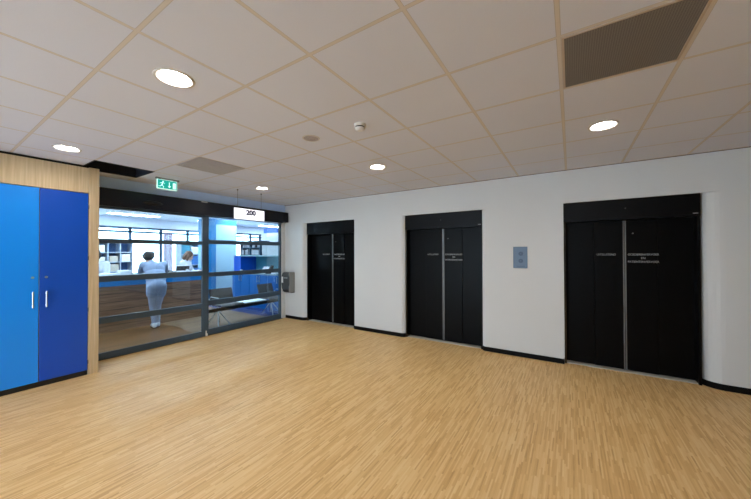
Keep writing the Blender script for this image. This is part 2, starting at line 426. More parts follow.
# sliding leaf in front, on the lobby side
LX0, LX1 = XG-.012, XG+.028
b = B()
for ya, yb in ((1.36, 1.43), (2.955, 3.03)): box(b, (LX0, ya, .008), (LX1, yb, 2.222), .003)
for za, zb in ((.008, .100), (.522, .612), (1.12, 1.208), (1.685, 1.752), (2.19, 2.222)): box(b, (LX0, 1.43, za), (LX1, 2.955, zb), .003)
dl = struct('door_1', b, M['frame'])
b = B(); box(b, (XG+.004, 1.43, .1), (XG+.010, 2.955, 2.2)); obj('pane', b, M['glass'], dl)
b = B()
FX0, FX1 = XG-.065, XG-.022
for ya, yb in ((3.035, 3.10), (4.742, 4.80)): box(b, (FX0, ya, .0), (FX1, yb, 2.25), .003)
for za, zb in ((.0, .105), (.545, .645), (1.085, 1.17), (1.705, 1.785), (2.215, 2.25)): box(b, (FX0, 3.10, za), (FX1, 4.742, zb), .003)
wf = struct('window_1', b, M['frame'])
b = B(); box(b, (XG-.046, 3.10, .1), (XG-.040, 4.742, 2.23)); obj('pane', b, M['glass'], wf)
b = B(); box(b, (FX0, 4.80, 0), (XG, YW+.01, 2.48)); struct('wall_jamb', b, M['wall'])
b = B(); box(b, (XG-.075, 1.30, -.012), (XG+.035, 4.80, .004)); struct('trim_2', b, M['black'])
b = B(); box(b, (XG+.03, 3.01, .004), (XG+.06, 3.04, .05), .004); box(b, (XG+.028, 3.015, .004), (XG+.032, 3.035, .10))
tag(obj('floor_guide', b, M['white']), 'small white floor guide at the foot of the sliding glass leaf', 'door guide')

# ------------------------------------------------------------------ lifts
LIFT_LABELS = ['black lift doors nearest the glass front, left of the wall dispenser\'s neighbour pier',
               'black lift doors in the middle, just left of the steel call panel',
               'black lift doors at the right, beside the big rounded white corner']
LIFT_LABELS[0] = 'black lift doors nearest the glass office front, right of the wall dispenser'
ANCH = dict()
YD = YW+.155      # inner panels' face
for n, (xa, xb) in enumerate(NICHE):
    t = thing('elevator_doors', LIFT_LABELS[n], 'elevator', ((xa+xb)/2, YW+.1, 0), 'lifts along the white wall')
    xm = (xa+xb)/2
    yh = YW+.035
    # header box
    hd = boxobj('header', (xa+.0005, yh, 1.945), (xb-.0005, YB-.002, ZN-.0005), M['liftblk2'], t)
    for x_ in (xa+.002, xb-.027):
        b = B(); box(b, (x_, YW+.045, 0.001), (x_+.025, YB-.003, 1.945)); obj('jamb', b, M['jamb'] if x_ < xm else M['liftblk2'], t)
    wI = (xb-xa-.05)/4
    for k in range(4):
        px0 = xa+.025+k*wI; px1 = px0+wI
        face = YD if k in (1, 2) else YD+.014
        pn = boxobj('door_panel', (px0+.0015, face, .012), (px1-.0015, face+.02, 1.944), M['liftblk'], t, .0015)
        if k in (1, 2):
            s0 = px1-.016 if k == 1 else px0+.004
            boxobj('edge_strip', (s0, face-.005, .012), (s0+.012, face+.004, 1.94), M['steelm'], pn)
        if k == 1:
            text('lettering', 'UITSLUITEND', .036, (px1-.19, face-.0008, 1.497), ROT_Y, M['letter'], pn, width=.20)
        if k == 2:
            b = B(); disc_y(b, (px0+.085, face, 1.77), .009, .003); obj('release_keyhole', b, M['steelm'], pn)
            for s, zz, w_ in (('GOEDERENVERVOER', 1.497, .30), ('EN', 1.452, None), ('PATIENTENVERVOER', 1.405, .30)):
                text('lettering', s, .036, (px0+.184, face-.0008, zz), ROT_Y, M['letter'], pn, width=w_)
    boxobj('sill', (xa+.003, YW+.07, .0005), (xb-.003, YD+.03, .008), M['sill'], t)
    if n:
        boxobj('inspection_label', (xb-.062, yh-.001, 1.972), (xb-.018, yh+.001, 1.982), M['letter'], t)
        b = B(); disc_y(b, (xm, yh, 2.085), .008, .003); obj('arrival_lamp', b, mat('lamp_off', (60, 60, 58), .4), t)
    boxobj('back_plate', (xa+.003, YB-.004, 0.001), (xb-.003, YB-.002, 1.945), M['liftdark'], t)

# call panel
cp = thing('call_panel', 'blue-grey steel lift call panel with two round buttons on white wall', 'call panel', (-.622, YW, 1.457))
PX0, PX1, PZ0, PZ1 = -.718, -.528, 1.297, 1.612
boxobj('plate', (PX0, YW-.008, PZ0), (PX1, YW+.004, PZ1), M['panel'], cp, .002)
for zz in (1.51, 1.405):
    b = B(); lathe(b, (0, 0, 0), [(.030, 0), (.030, .003), (.024, .005), (.023, .003), (.001, .003)], 24)
    bmesh.ops.transform(b, matrix=Matrix.Translation((-.616, YW-.008, zz)) @ Matrix.Rotation(R(90), 4, 'X'), verts=b.verts[:])
    bt = obj('button', b, M['btn'], cp)
    b = B()
    s = 1 if zz > 1.45 else -1
    prism(b, [(-.616-.010, zz-.007*s), (-.616+.010, zz-.007*s), (-.616, zz+.009*s)], 1, YW-.0135, YW-.0125) if False else None
    v = [b.verts.new(p) for p in ((-.626, YW-.0145, zz-.007*s), (-.606, YW-.0145, zz-.007*s), (-.616, YW-.0145, zz+.010*s))]
    f_ = b.faces.new(v); r_ = bmesh.ops.extrude_face_region(b, geom=[f_])
    bmesh.ops.translate(b, verts=[q for q in r_['geom'] if isinstance(q, bmesh.types.BMVert)], vec=(0, .002, 0))
    obj('arrow', b, M['panel'], bt)
boxobj('engraved_line', (-.675, YW-.0088, 1.322), (-.56, YW-.0078, 1.330), M['btn'], cp)

# wall dispenser
dp = thing('towel_dispenser', 'grey wall-mounted towel dispenser beside the glass front', 'dispenser', (-5.50, YW, .60))
dx0, dx1, dy = -5.645, -5.375, YW-.17
b = B()
prism(b, [(YW-.002, .70), (YW-.002, 1.085), (YW-.10, 1.085), (YW-.145, 1.06), (dy, .99), (dy, .82), (YW-.155, .70)], 0, dx0, dx1)
bmesh.ops.bevel(b, geom=b.edges[:], offset=.008, segments=2, affect='EDGES'); obj('cover', b, M['disp'], dp)
b = B()
prism(b, [(YW-.002, .615), (YW-.002, .70), (YW-.155, .70), (YW-.12, .635), (YW-.09, .615)], 0, dx0+.012, dx1-.008)
obj('outlet_tray', b, M['dispd'], dp)
b = B(); box(b, (dx1-.03, YW-.165, .63), (dx1+.004, YW-.003, 1.088), .01); obj('side_frame', b, M['disp2'], dp)
b = B(); box(b, (dx0+.01, dy-.004, .845), (dx0+.065, dy+.01, .985), .003); obj('label_plate', b, M['white'], dp)
b = B(); box(b, (dx0+.085, dy-.002, .945), (dx1-.06, dy+.01, .975), .003); obj('window_strip', b, M['disp2'], dp)

# ------------------------------------------------------------------ things on the ceiling
LNAMES = {(-4, 3): 'round ceiling downlight behind the hanging 200 sign, near the lift wall corner',
          (0, 3): 'round ceiling downlight in front of the wall left of the middle lift',
          (4, 3): 'round ceiling downlight in front of the right-hand lift',
          (-4, -1): 'round ceiling downlight above the light and dark blue cupboard',
          (0, -1): 'largest round ceiling downlight, nearest, with two lamp holders showing'}
proto = None
for cx, cy, i, j in lights_xy:
    lab = LNAMES.get((i, j), 'round ceiling downlight behind the camera side of the lobby')
    if proto is None:
        t = proto = thing('recessed_downlight', lab, 'downlight', (cx, cy, H), 'round downlights in the lobby ceiling')
        b = B(); lathe(b, (cx, cy, H), [(LR-.006, .010), (LR-.006, -.003), (LR+.004, -.006), (LR+.014, -.004), (LR+.016, .0), (LR-.002, .002)], 40, cap=False)
        obj('trim_ring', b, M['ring'], t, True)
        b = B(); lathe(b, (cx, cy, H), [(LR-.006, .0), (LR-.016, .02), (.075, .06)], 32, cap=False); obj('reflector', b, M['steel'], t, True)
        b = B(); lathe(b, (cx, cy, H), [(LR-.010, .016), (.02, .0155), (.001, .0155)], 40, cap=False); obj('diffuser', b, M['lamp'], t)
        for q in (-.016, .016):
            b = B(); box(b, (cx+q-.007, cy-.022, H+.009), (cx+q+.004, cy+.012, H+.014), .001); obj('lamp_holder', b, M['dark'], t)
        b = B(); lathe(b, (cx, cy, H), [(.10, .018), (.10, .17), (.03, .18)], 24); obj('housing', b, M['white'], t)
    else:
        copy_tree(proto, (cx, cy, H), lab)

def grille(name, label, c, mm, fm, rings):
    x0, y0, x1, y1 = c
    x0, y0, x1, y1 = x0+.012, y0+.012, x1-.012, y1-.012
    t = thing(name, label, 'ceiling vent', ((x0+x1)/2, (y0+y1)/2, H))
    b = B()
    w_ = .012
    for q in ((x0, y0, x1, y0+w_), (x0, y1-w_, x1, y1), (x0, y0+w_, x0+w_, y1-w_), (x1-w_, y0+w_, x1, y1-w_)): box(b, (q[0], q[1], H-.005), (q[2], q[3], H-.0005))
    obj('frame', b, fm, t)
    boxobj('perforated_plate', (x0+w_, y0+w_, H-.003), (x1-w_, y1-w_, H-.0008), mm, t)
    if rings:
        cx, cy = (x0+x1)/2, (y0+y1)/2
        for r in rings:
            b = B()
            for q in ((cx-r, cy-r, cx+r, cy-r+.01), (cx-r, cy+r-.01, cx+r, cy+r), (cx-r, cy-r+.01, cx-r+.01, cy+r-.01), (cx+r-.01, cy-r+.01, cx+r, cy+r-.01)):
                box(b, (q[0], q[1], H-.005), (q[2], q[3], H-.003))
            obj('louvre_ring', b, fm, t)
grille('return_air_grille', 'dark grey perforated square air grille in ceiling above the right lift', cell(4, 1), M['vent'], M['ventframe'], ())
grille('supply_air_grille', 'pale grey square air diffuser in ceiling between exit sign and 200 sign', cell(-3, 1), M['vent2'], M['vent2'], (.10, .17, .24))
sx, sy = -2.122, 2.14
t = thing('ceiling_speaker', 'flat round grey ceiling loudspeaker near the smoke detector', 'speaker', (sx, sy, H))
b = B(); lathe(b, (sx, sy, H), [(.070, -.001), (.070, -.006), (.078, -.007), (.084, -.004), (.085, -.0005)], 36, cap=False); obj('rim', b, M['ring'], t, True)
b = B(); lathe(b, (sx, sy, H), [(.071, -.0005), (.071, -.0045), (.001, -.0050)], 36); obj('mesh_cover', b, M['spk'], t)
sx, sy = -1.535, 2.14
t = thing('smoke_detector', 'white round smoke detector with black slots on the ceiling tile', 'smoke detector', (sx, sy, H))
b = B(); lathe(b, (sx, sy, H), [(.050, -.0005), (.052, -.018), (.046, -.024)], 32); obj('base', b, M['white'], t, False)
b = B(); lathe(b, (sx, sy, H), [(.040, -.024), (.040, -.036)], 32); obj('slot_ring', b, M['black'], t)
b = B(); lathe(b, (sx, sy, H), [(.046, -.036), (.044, -.044), (.026, -.056), (.001, -.058)], 32); obj('cap', b, M['white'], t)

# exit sign
ex = thing('exit_sign', 'green illuminated running-man emergency exit sign hanging from ceiling', 'exit sign', (-5.08, 2.125, 2.49))
EX, EY0, EY1, EZ0, EZ1 = -5.08, 1.992, 2.262, 2.488, 2.628
boxobj('sign_body', (EX-.02, EY0, EZ0), (EX, EY1, EZ1), M['exitw'], ex, .003)
boxobj('green_face', (EX-.001, EY0+.008, EZ0+.012), (EX+.002, EY1-.008, EZ1-.006), M['exit'], ex)
b = B()
for yy in (EY0-.012, EY1+.004): box(b, (EX-.03, yy, 2.63), (EX+.012, yy+.02, H-.0005))
box(b, (EX-.03, EY0-.012, H-.012), (EX+.008, EY1+.02, H-.0005)); box(b, (EX-.02, EY0+.02, 2.626), (EX-.004, EY0+.05, H-.005)); box(b, (EX-.02, EY1-.05, 2.626), (EX-.004, EY1-.02, H-.005))
obj('ceiling_mount', b, M['holder'], ex)
def plate(bm, pts, x, d=.0015):
    prism(bm, pts, 0, x, x+d)
b = B()   # man running, arrow down, door opening
fx = EX+.002; oy, oz = EY0+.055, 2.555
g = bmesh.ops.create_uvsphere(b, u_segments=10, v_segments=8, radius=.011)
for v in g['verts']: v.co = Vector((fx+.0008+v.co.x*.1, oy+.022+v.co.y, oz+.045+v.co.z))
plate(b, [(oy-.002, oz-.008), (oy+.014, oz-.012), (oy+.024, oz+.028), (oy+.010, oz+.034)], fx)
plate(b, [(oy+.018, oz+.030), (oy+.044, oz+.014), (oy+.046, oz+.020), (oy+.020, oz+.036)], fx)
plate(b, [(oy+.012, oz+.034), (oy-.022, oz+.018), (oy-.020, oz+.011), (oy+.012, oz+.026)], fx)
plate(b, [(oy+.004, oz-.010), (oy+.014, oz-.010), (oy+.034, oz-.028), (oy+.030, oz-.048), (oy+.024, oz-.046), (oy+.024, oz-.030)], fx)
plate(b, [(oy-.002, oz-.006), (oy+.010, oz-.010), (oy-.012, oz-.032), (oy-.038, oz-.030), (oy-.038, oz-.024), (oy-.014, oz-.024)], fx)
obj('running_figure', b, M['exitw'], ex)
b = B(); ay = EY0+.160
plate(b, [(ay-.005, oz+.045), (ay-.005, oz-.010), (ay-.022, oz-.010), (ay, oz-.040), (ay+.022, oz-.010), (ay+.005, oz-.010), (ay+.005, oz+.045)], fx)
obj('arrow', b, M['exitw'], ex)
b = B(); plate(b, [(EY1-.062, oz-.046), (EY1-.022, oz-.046), (EY1-.022, oz+.044), (EY1-.062, oz+.044)], fx); obj('door_symbol', b, M['exitw'], ex)

# hanging sign 200
SX = -4.91
hs = thing('hanging_sign', 'white hanging sign reading 200 on two thin wires', 'sign', (SX, 3.4, 2.134))
boxobj('sign_panel', (SX-.006, 3.092, 2.134), (SX, 3.712, 2.328), M['sign'], hs, .002)
text('lettering', '200', .118, (SX+.001, 3.425, 2.262), ROT_X, M['navy'], hs, width=.20, bold=.007)
b = B()
yy = 3.22
for L in (.05, .03, .075, .04, .06): boxobj('small_print', (SX, yy, 2.160), (SX+.001, yy+L, 2.170), M['lilac'], hs); yy += L+.022
for yy in (3.16, 3.642):
    b = B(); tube(b, [(SX-.003, yy, 2.325), (SX-.003, yy, H-.001)], .0025, 6); w = obj('wire', b, M['wire'], hs)
    b = B(); lathe(b, (SX-.003, yy, H), [(.013, -.0005), (.013, -.010), (.006, -.018)], 14); obj('wire_anchor', b, M['wire'], w)

# ------------------------------------------------------------------ the office behind the glass
OX, OY0, OY1 = -11.6, -2.0, 10.4
b = B(); box(b, (OX, OY0, -.1), (XG-.04, 3.06, 0)); struct('floor_office', b, M['office_wood'])
b = B(); box(b, (OX, 3.06, -.1), (XG-.04, 4.74, 0)); struct('floor_waiting', b, M['office_grey'])
b = B(); box(b, (OX, 4.74, -.1), (XG-.04, OY1, 0)); struct('floor_blue', b, M['blue_floor'])
b = B(); box(b, (OX-.1, OY0-.1, H), (XG-.08, OY1+.1, H+.1)); struct('ceiling_office', b, M['oceil'])
b = B(); box(b, (OX-.1, OY1, 0), (XG-.08, OY1+.1, H)); struct('wall_office_far', b, M['owall'])
b = B(); box(b, (OX-.1, OY0-.1, 0), (XC-.55, OY0, H)); struct('wall_office_near', b, M['owall'])
b = B(); box(b, (XG-.1, YB-.02, 0), (XG+.0, OY1, H)); struct('wall_office_right', b, M['owall'])
b = B(); box(b, (XC-.56, OY0, 0), (XC-.535, 1.34, H)); struct('wall_office_side', b, M['owall'])
# window wall at the back
W0, W1, WS, WT = -1.0, 8.6, .85, 2.36
b = B()
box(b, (OX-.1, OY0, 0), (OX, W0, H)); box(b, (OX-.1, W1, 0), (OX, OY1, H)); box(b, (OX-.1, W0, 0), (OX, W1, WS)); box(b, (OX-.1, W0, WT), (OX, W1, H))
struct('wall_office_window', b, M['owall'])
b = B()
ys = [W0, .45, 1.3, 2.15, 2.98, 3.82, 4.67, 5.52, 6.37, 7.22, 8.07, W1-.07]
for yy in ys: box(b, (OX-.06, yy-.035, WS), (OX+.02, yy+.035, WT))
for zz in (WS, 2.18, WT-.06): box(b, (OX-.06, W0, zz), (OX+.02, W1, zz+.06))
w = struct('window_3', b, M['mull'])
b = B(); box(b, (OX-.03, W0, WS), (OX-.024, W1, WT)); obj('pane', b, M['winglass'], w)
# office ceiling panels
k = 0
pp = None
for px_, py_ in [(x_, y_) for x_ in (-7.1, -8.9, -10.6) for y_ in (1.2, 3.6, 6.0, 8.4)]:
    lab = 'long white ceiling light panel in the office behind the glass'
    if pp is None:
        t = pp = thing('office_ceiling_light', lab, 'ceiling light', (px_, py_, H), 'office ceiling light panels')
        boxobj('frame', (px_-.16, py_-.61, H-.012), (px_+.16, py_+.61, H-.0005), M['white'], t, .002)
        boxobj('diffuser', (px_-.14, py_-.59, H-.015), (px_+.14, py_+.59, H-.010), M['olamp'], t)
    else: copy_tree(pp, (px_, py_, H), lab)

# reception counter
CX = -7.58
rc = thing('reception_counter', 'reception counter with dark plank front and bright blue upper band', 'counter', (CX-.2, 2.2, 0))
boxobj('plank_front', (CX-.04, -.4, .0), (CX, 3.92, .885), M['wood_front'], rc)
boxobj('blue_band', (CX-.04, -.4, .885), (CX+.012, 3.93, 1.05), M['cblue'], rc, .002)
boxobj('counter_top', (CX-.36, -.4, 1.05), (CX+.03, 3.95, 1.085), M['ctop'], rc, .003)
boxobj('end_panel', (CX-.36, 3.88, 0), (CX-.04, 3.92, 1.05), M['wood_front'], rc)
boxobj('desk_top', (CX-.56, -.4, .985), (CX-.04, 3.88, 1.01), M['ctop'], rc)
for yy in (-.35, 1.5, 3.0): boxobj('desk_support', (CX-.5, yy, 0), (CX-.06, yy+.03, .985), M['owall'], rc)
for zz in (.12, .27, .42, .57, .73): boxobj('plank_joint', (CX, -.4, zz), (CX+.001, 3.92, zz+.008), M['black'], rc)
# things on the counter
t = thing('laptop', 'open dark laptop seen from behind in front of the brown-haired clerk', 'laptop', (-8.02, 3.68, 1.01))
boxobj('keyboard_base', (-8.12, 3.53, 1.011), (-7.99, 3.83, 1.03), M['black'], t, .004)
b = B(); prism(b, [(-7.995, 1.03), (-7.95, 1.225), (-7.965, 1.228), (-8.01, 1.03)], 1, 3.53, 3.83)
bmesh.ops.transform(b, matrix=Matrix.Identity(4), verts=b.verts[:])
ld = obj('lid', b, M['black'], t)
boxobj('bezel', (-7.972, 3.525, 1.222), (-7.946, 3.835, 1.238), M['paper'], t, .003)
t = thing('desk_phone', 'black desk telephone beside the dark monitor on the counter', 'telephone', (-7.76, 3.30, 1.085))
b = B(); prism(b, [(-7.85, 1.086), (-7.68, 1.086), (-7.68, 1.10), (-7.85, 1.14)], 1, 3.22, 3.40); obj('body', b, M['black'], t)
b = B(); tube(b, [(-7.80, 3.24, 1.15), (-7.78, 3.24, 1.175), (-7.70, 3.24, 1.15), (-7.68, 3.24, 1.125)], .018, 8); obj('handset', b, M['black'], t)
for k, (px_, py_, sx_, sy_, sz_, lab) in enumerate(((-7.78, 2.22, .22, .30, .05, 'stack of white papers on the counter near the oak post'),
                                     (-7.75, 2.46, .20, .18, .10, 'small white box on the counter left of the leaning person'),
                                     (-7.76, 3.52, .16, .2, .03, 'low pile of white paper on the counter by the monitor'))):
    b = B(); n = 4
    for q in range(n):
        ox, oy_ = random.uniform(-.01, .01), random.uniform(-.01, .01)
        box(b, (px_-sx_/2+ox, py_-sy_/2+oy_, 1.086+sz_*q/n), (px_+sx_/2+ox, py_+sy_/2+oy_, 1.086+sz_*(q+1)/n-.001))
    tag(obj(['paper_stack', 'card_box', 'paper_stack'][k], b, M['paper']), lab, ['paper', 'box', 'paper'][k])

# pigeonhole shelf at the back left, filled with paper boxes
def shelf(name, label, x, y0, y1, z0, z1, nc, nr, depth, mm, bm_):
    t = thing(name, label, 'shelf', (x, (y0+y1)/2, 0))
    b = B()
    for k in range(nc+1):
        yy = y0+(y1-y0)*k/nc; box(b, (x-depth, yy-.012, 0), (x, yy+.012, z1))
    obj('upright', b, mm, t)
    for k in range(nr+1):
        zz = z0+(z1-z0)*k/nr
        b = B(); box(b, (x-depth, y0, zz-.012), (x+.002, y1, zz+.012)); obj('shelf_board', b, mm, t)
    b = B(); box(b, (x-depth-.01, y0, 0), (x-depth, y1, z1)); obj('back_panel', b, bm_, t)
    return t
M['shelfw'] = mat('pale_shelf_board', (176, 188, 204), .5)
shelf('pigeonhole_shelf', 'white pigeonhole shelf full of boxes at the office back, left', -11.0, 1.7, 3.68, .45, 1.84, 7, 5, .34, M['shelfw'], M['bluebox'])
nb = 0; bx_ = None
for c in range(7):
    for r in range(5):
        if random.random() < .12: continue
        yy = 1.7+1.98/7*c+.03; zz = .45+1.39/5*r+.0125
        L = .18+random.random()*.04; hh = .12+random.random()*.09
        b = B(); box(b, (-11.28, yy, zz), (-11.01, yy+L, zz+hh), .004); box(b, (-11.012, yy+.05, zz+hh*.5), (-11.008, yy+L-.05, zz+hh*.8))
        tag(obj('archive_box', b, random.choice([M['paper'], M['paper'], M['white'], M['beige']])), 'pale storage box in a pigeonhole at the office back', 'box', 'boxes in the pigeonhole shelf')
shelf('open_shelf', 'white open shelf with blue boxes behind the seated clerk', -10.95, 5.0, 5.98, .4, 1.86, 3, 4, .34, M['shelfw'], M['cyan'])
for c in range(3):
    for r in range(4):
        yy = 5.0+.98/3*c+.03; zz = .4+1.46/4*r+.0125
        mm = [M['bluebox'], M['paper'], M['dkbox'], M['bluebox'], M['teal']][(c*2+r*3) % 5]
        b = B(); box(b, (-11.2, yy, zz), (-10.96, yy+.26, zz+.24+.05*((c+r) % 2)), .004)
        tag(obj('storage_box', b, mm), {'blue_box': 'blue storage box on the open shelf behind the clerk', 'white_paper': 'white storage box on the open shelf behind the clerk',
            'dark_binder': 'dark storage box on the open shelf behind the clerk', 'teal_niche': 'teal storage box on the open shelf behind the clerk'}[mm.name], 'box', 'boxes on the open shelf: ' + mm.name.replace('_', ' '))
# blind next to the window
b = B()
for k in range(7): box(b, (-11.5, 4.70+k*.04, .3), (-11.485, 4.732+k*.04, 2.2))
tag(obj('vertical_blind', b, M['pinkish']), 'pale pink vertical blind at the office window behind the clerk', 'blind')

# tall cyan cupboard
tc_ = thing('tall_cupboard', 'tall pale cyan cupboard with blue frame behind the fixed glass', 'cupboard', (-9.3, 5.4, 0))
TX = -9.2
boxobj('carcass', (TX-.5, 4.92, 0), (TX-.02, 5.88, 2.585), M['skyblue'], tc_)
boxobj('frame_stile', (TX-.02, 4.92, 0), (TX, 5.20, 2.585), M['skyblue'], tc_)
boxobj('top_rail', (TX-.02, 5.20, 2.42), (TX, 5.88, 2.585), M['skyblue'], tc_)
boxobj('door', (TX-.018, 5.205, .05), (TX-.004, 5.875, 2.418), M['cyan'], tc_)
# blue kitchenette block
KY = 5.32; KX0, KX1 = -8.53, -6.05
kb = thing('counter_unit', 'royal blue cabinet run with teal niche behind the waiting bench', 'cabinet', (-7.3, KY, 0))
boxobj('carcass', (KX0, KY+.02, 0), (KX1, KY+.58, .925), M['royal'], kb)
boxobj('worktop', (KX0-.01, KY-.015, .925), (KX1, KY+.6, .955), M['ctop'], kb, .003)
nd = 6; dw = (KX1-KX0)/nd
for k in range(nd):
    d = boxobj('door', (KX0+dw*k+.003, KY, .08), (KX0+dw*(k+1)-.003, KY+.02, .915), M['royal'], kb, .002)
    hx = KX0+dw*(k+1)-.05 if k % 2 == 0 else KX0+dw*k+.05
    b = B(); tube(b, [(hx, KY-.02, .72), (hx, KY-.02, .89)], .008, 8); box(b, (hx-.005, KY-.02, .735), (hx+.005, KY, .745)); box(b, (hx-.005, KY-.02, .865), (hx+.005, KY, .875))
    obj('handle', b, M['steel'], d)
boxobj('niche_back', (KX0, KY+.57, .955), (KX1, KY+.6, 1.44), M['teal'], kb)
boxobj('niche_end', (KX0, KY+.05, .955), (KX0+.34, KY+.57, 1.44), M['dkblue'], kb)
boxobj('niche_shelf', (KX0, KY+.02, 1.44), (KX1, KY+.6, 1.465), M['cyan'], kb)
# open binder rack on top, roller cabinet on top
rk = thing('binder_rack', 'dark blue open rack with white binders above the teal niche', 'rack', (-7.75, KY+.2, 1.465))
b = B()
RX0, RX1 = -8.22, -7.28
for x_ in (RX0, (RX0+RX1)/2-.01, RX1-.02): box(b, (x_, KY+.05, 1.466), (x_+.02, KY+.35, 1.88))
for zz in (1.466, 1.67, 1.86): box(b, (RX0, KY+.05, zz), (RX1, KY+.35, zz+.02))
obj('frame', b, M['mull'], rk); boxobj('back_panel', (RX0, KY+.35, 1.466), (RX1, KY+.36, 1.88), M['bluebox'], rk)
q = RX0+.03; kk = 0
for zz in (1.487, 1.691):
    x_ = RX0+.03
    while x_ < RX1-.1:
        w_ = random.uniform(.045, .075)
        if abs(x_+w_/2-(RX0+RX1)/2) < .055: x_ += .05; continue
        if random.random() < .8:
            hh = random.uniform(.12, .155)
            bb = B(); box(bb, (x_, KY+.07, zz), (x_+w_-.004, KY+.3, zz+hh), .003); box(bb, (x_+.01, KY+.068, zz+.03), (x_+w_-.014, KY+.0705, zz+.09))
            dkb = random.random() < .2
            tag(obj('binder', bb, M['dkbox'] if dkb else M['binderw']), 'dark binder in the rack above the teal niche' if dkb else 'white binder in the rack above the teal niche', 'binder', 'dark binders in the rack' if dkb else 'white binders in the rack')
        x_ += w_
rl = thing('roller_cabinet', 'white roller-front cabinet standing right of the binder rack', 'cabinet', (-6.8, KY+.2, 1.465))
boxobj('body', (-7.22, KY+.06, 1.466), (-6.3, KY+.4, 1.835), M['shutter'], rl)
b = B()
for k in range(7): box(b, (-7.19, KY+.045, 1.49+k*.048), (-6.33, KY+.06, 1.53+k*.048), .003)
obj('roller_slat_front', b, M['shutter'], rl)
# things in the niche
b = B(); prism(b, [(KY+.12, .956), (KY+.30, .956), (KY+.34, 1.12), (KY+.28, 1.14)], 0, -7.42, -7.18); tag(obj('brochure_stand', b, M['paper']), 'white slanted brochure stand in the teal niche', 'stand')
b = B(); prism(b, [(KY+.10, .956), (KY+.30, .956), (KY+.34, 1.17), (KY+.30, 1.18)], 0, -7.14, -7.07); tag(obj('tablet_stand', b, M['black']), 'black upright tablet stand beside the white brochure stand', 'stand')
for k, x_ in enumerate((-6.85, -6.55)):
    b = B()
    for q in range(3): box(b, (x_-.1+.008*q, KY+.15, .956+.03*q), (x_+.1-.008*q, KY+.42, .984+.03*q), .003)
    tag(obj('paper_stack', b, M['paper']), ['stack of white paper in the teal niche nearer the brochure stand', 'stack of white paper at the right end of the teal niche'][k], 'paper')
b = B(); lathe(b, (-8.12, KY+.0+.03, .955), [(.03, .001), (.038, .09), (.034, .09), (.028, .01), (.001, .01)], 18); tag(obj('white_cup', b, M['paper']), 'small white cup on the left end of the worktop', 'cup')
# blue sign hanging beyond
b = B(); box(b, (-9.3, 7.0, 2.24), (-8.55, 7.04, 2.40), .003)
t = thing('department_board', 'dark blue hanging board with beige strip far in the office', 'sign', (-8.9, 7.0, 2.2)); obj('board', b, M['dkblue'], t)
boxobj('lower_strip', (-9.15, 7.0, 2.12), (-8.55, 7.04, 2.24), M['beige'], t)
for x_ in (-9.1, -8.7):
    b = B(); tube(b, [(x_, 7.02, 2.40), (x_, 7.02, H)], .004, 6); obj('wire', b, M['wire'], t)
boxobj('frame', (-9.32, 6.995, 2.238), (-8.53, 7.045, 2.246), M['dkblue'], t)

# waiting bench: a black beam with two grey seats and a white table
wb = thing('waiting_bench', 'beam bench with two grey seats and a white table behind glass', 'bench', (-6.3, 4.2, 0))
BXc = -6.33
boxobj('beam', (BXc-.03, 3.40, .29), (BXc+.03, 5.2, .36), M['black'], wb, .004)
for yy in (3.62, 4.98):
    b = B()
    for sx_, sy_ in ((.20, -.10), (.20, .16), (-.22, -.10), (-.22, .16)): tube(b, [(BXc, yy, .33), (BXc+sx_, yy+sy_, .008)], .012, 8)
    obj('leg', b, M['steel'], wb)
for ya, yb in ((3.56, 4.08), (4.76, 5.2)):
    b = B()
    n = 8
    prof = [(BXc+.24, .415), (BXc+.20, .44), (BXc+.02, .425), (BXc-.14, .43), (BXc-.2, .46)]
    pr2 = [(x_, z_-.02) for x_, z_ in prof[::-1]]
    prism(b, [(x_, z_) for x_, z_ in prof+pr2], 1, ya, yb) if False else None
    pts = prof+pr2
    v0 = [b.verts.new((x_, ya, z_)) for x_, z_ in pts]; v1 = [b.verts.new((x_, yb, z_)) for x_, z_ in pts]
    m_ = len(pts); b.faces.new(v0); b.faces.new(v1[::-1])
    for i in range(m_): b.faces.new((v0[i], v0[(i+1) % m_], v1[(i+1) % m_], v1[i]))
    bmesh.ops.recalc_face_normals(b, faces=b.faces[:]); obj('seat', b, M['grey'], wb)
    b = B(); pts = [(BXc-.20, .52), (BXc-.22, .60), (BXc-.27, .745), (BXc-.25, .745), (BXc-.195, .60), (BXc-.18, .52)]
    v0 = [b.verts.new((x_, ya, z_)) for x_, z_ in pts]; v1 = [b.verts.new((x_, yb, z_)) for x_, z_ in pts]
    m_ = len(pts); b.faces.new(v0); b.faces.new(v1[::-1])
    for i in range(m_): b.faces.new((v0[i], v0[(i+1) % m_], v1[(i+1) % m_], v1[i]))
    bmesh.ops.recalc_face_normals(b, faces=b.faces[:]); bk = obj('backrest', b, M['grey'], wb)
    for yy in (ya+.08, yb-.08):
        b = B(); tube(b, [(BXc, yy, .35), (BXc-.15, yy, .42), (BXc-.23, yy, .6)], .012, 8); obj('support_bracket', b, M['steel'], bk)
for yy in (3.53, 5.23):
    b = B(); tube(b, [(BXc-.02, yy, .34), (BXc-.18, yy, .55), (BXc-.1, yy, .60), (BXc+.18, yy, .59)], .012, 8); obj('armrest', b, M['steel'], wb)
boxobj('table_top', (BXc-.2, 4.12, .40), (BXc+.2, 4.70, .42), M['paper'], wb, .004)

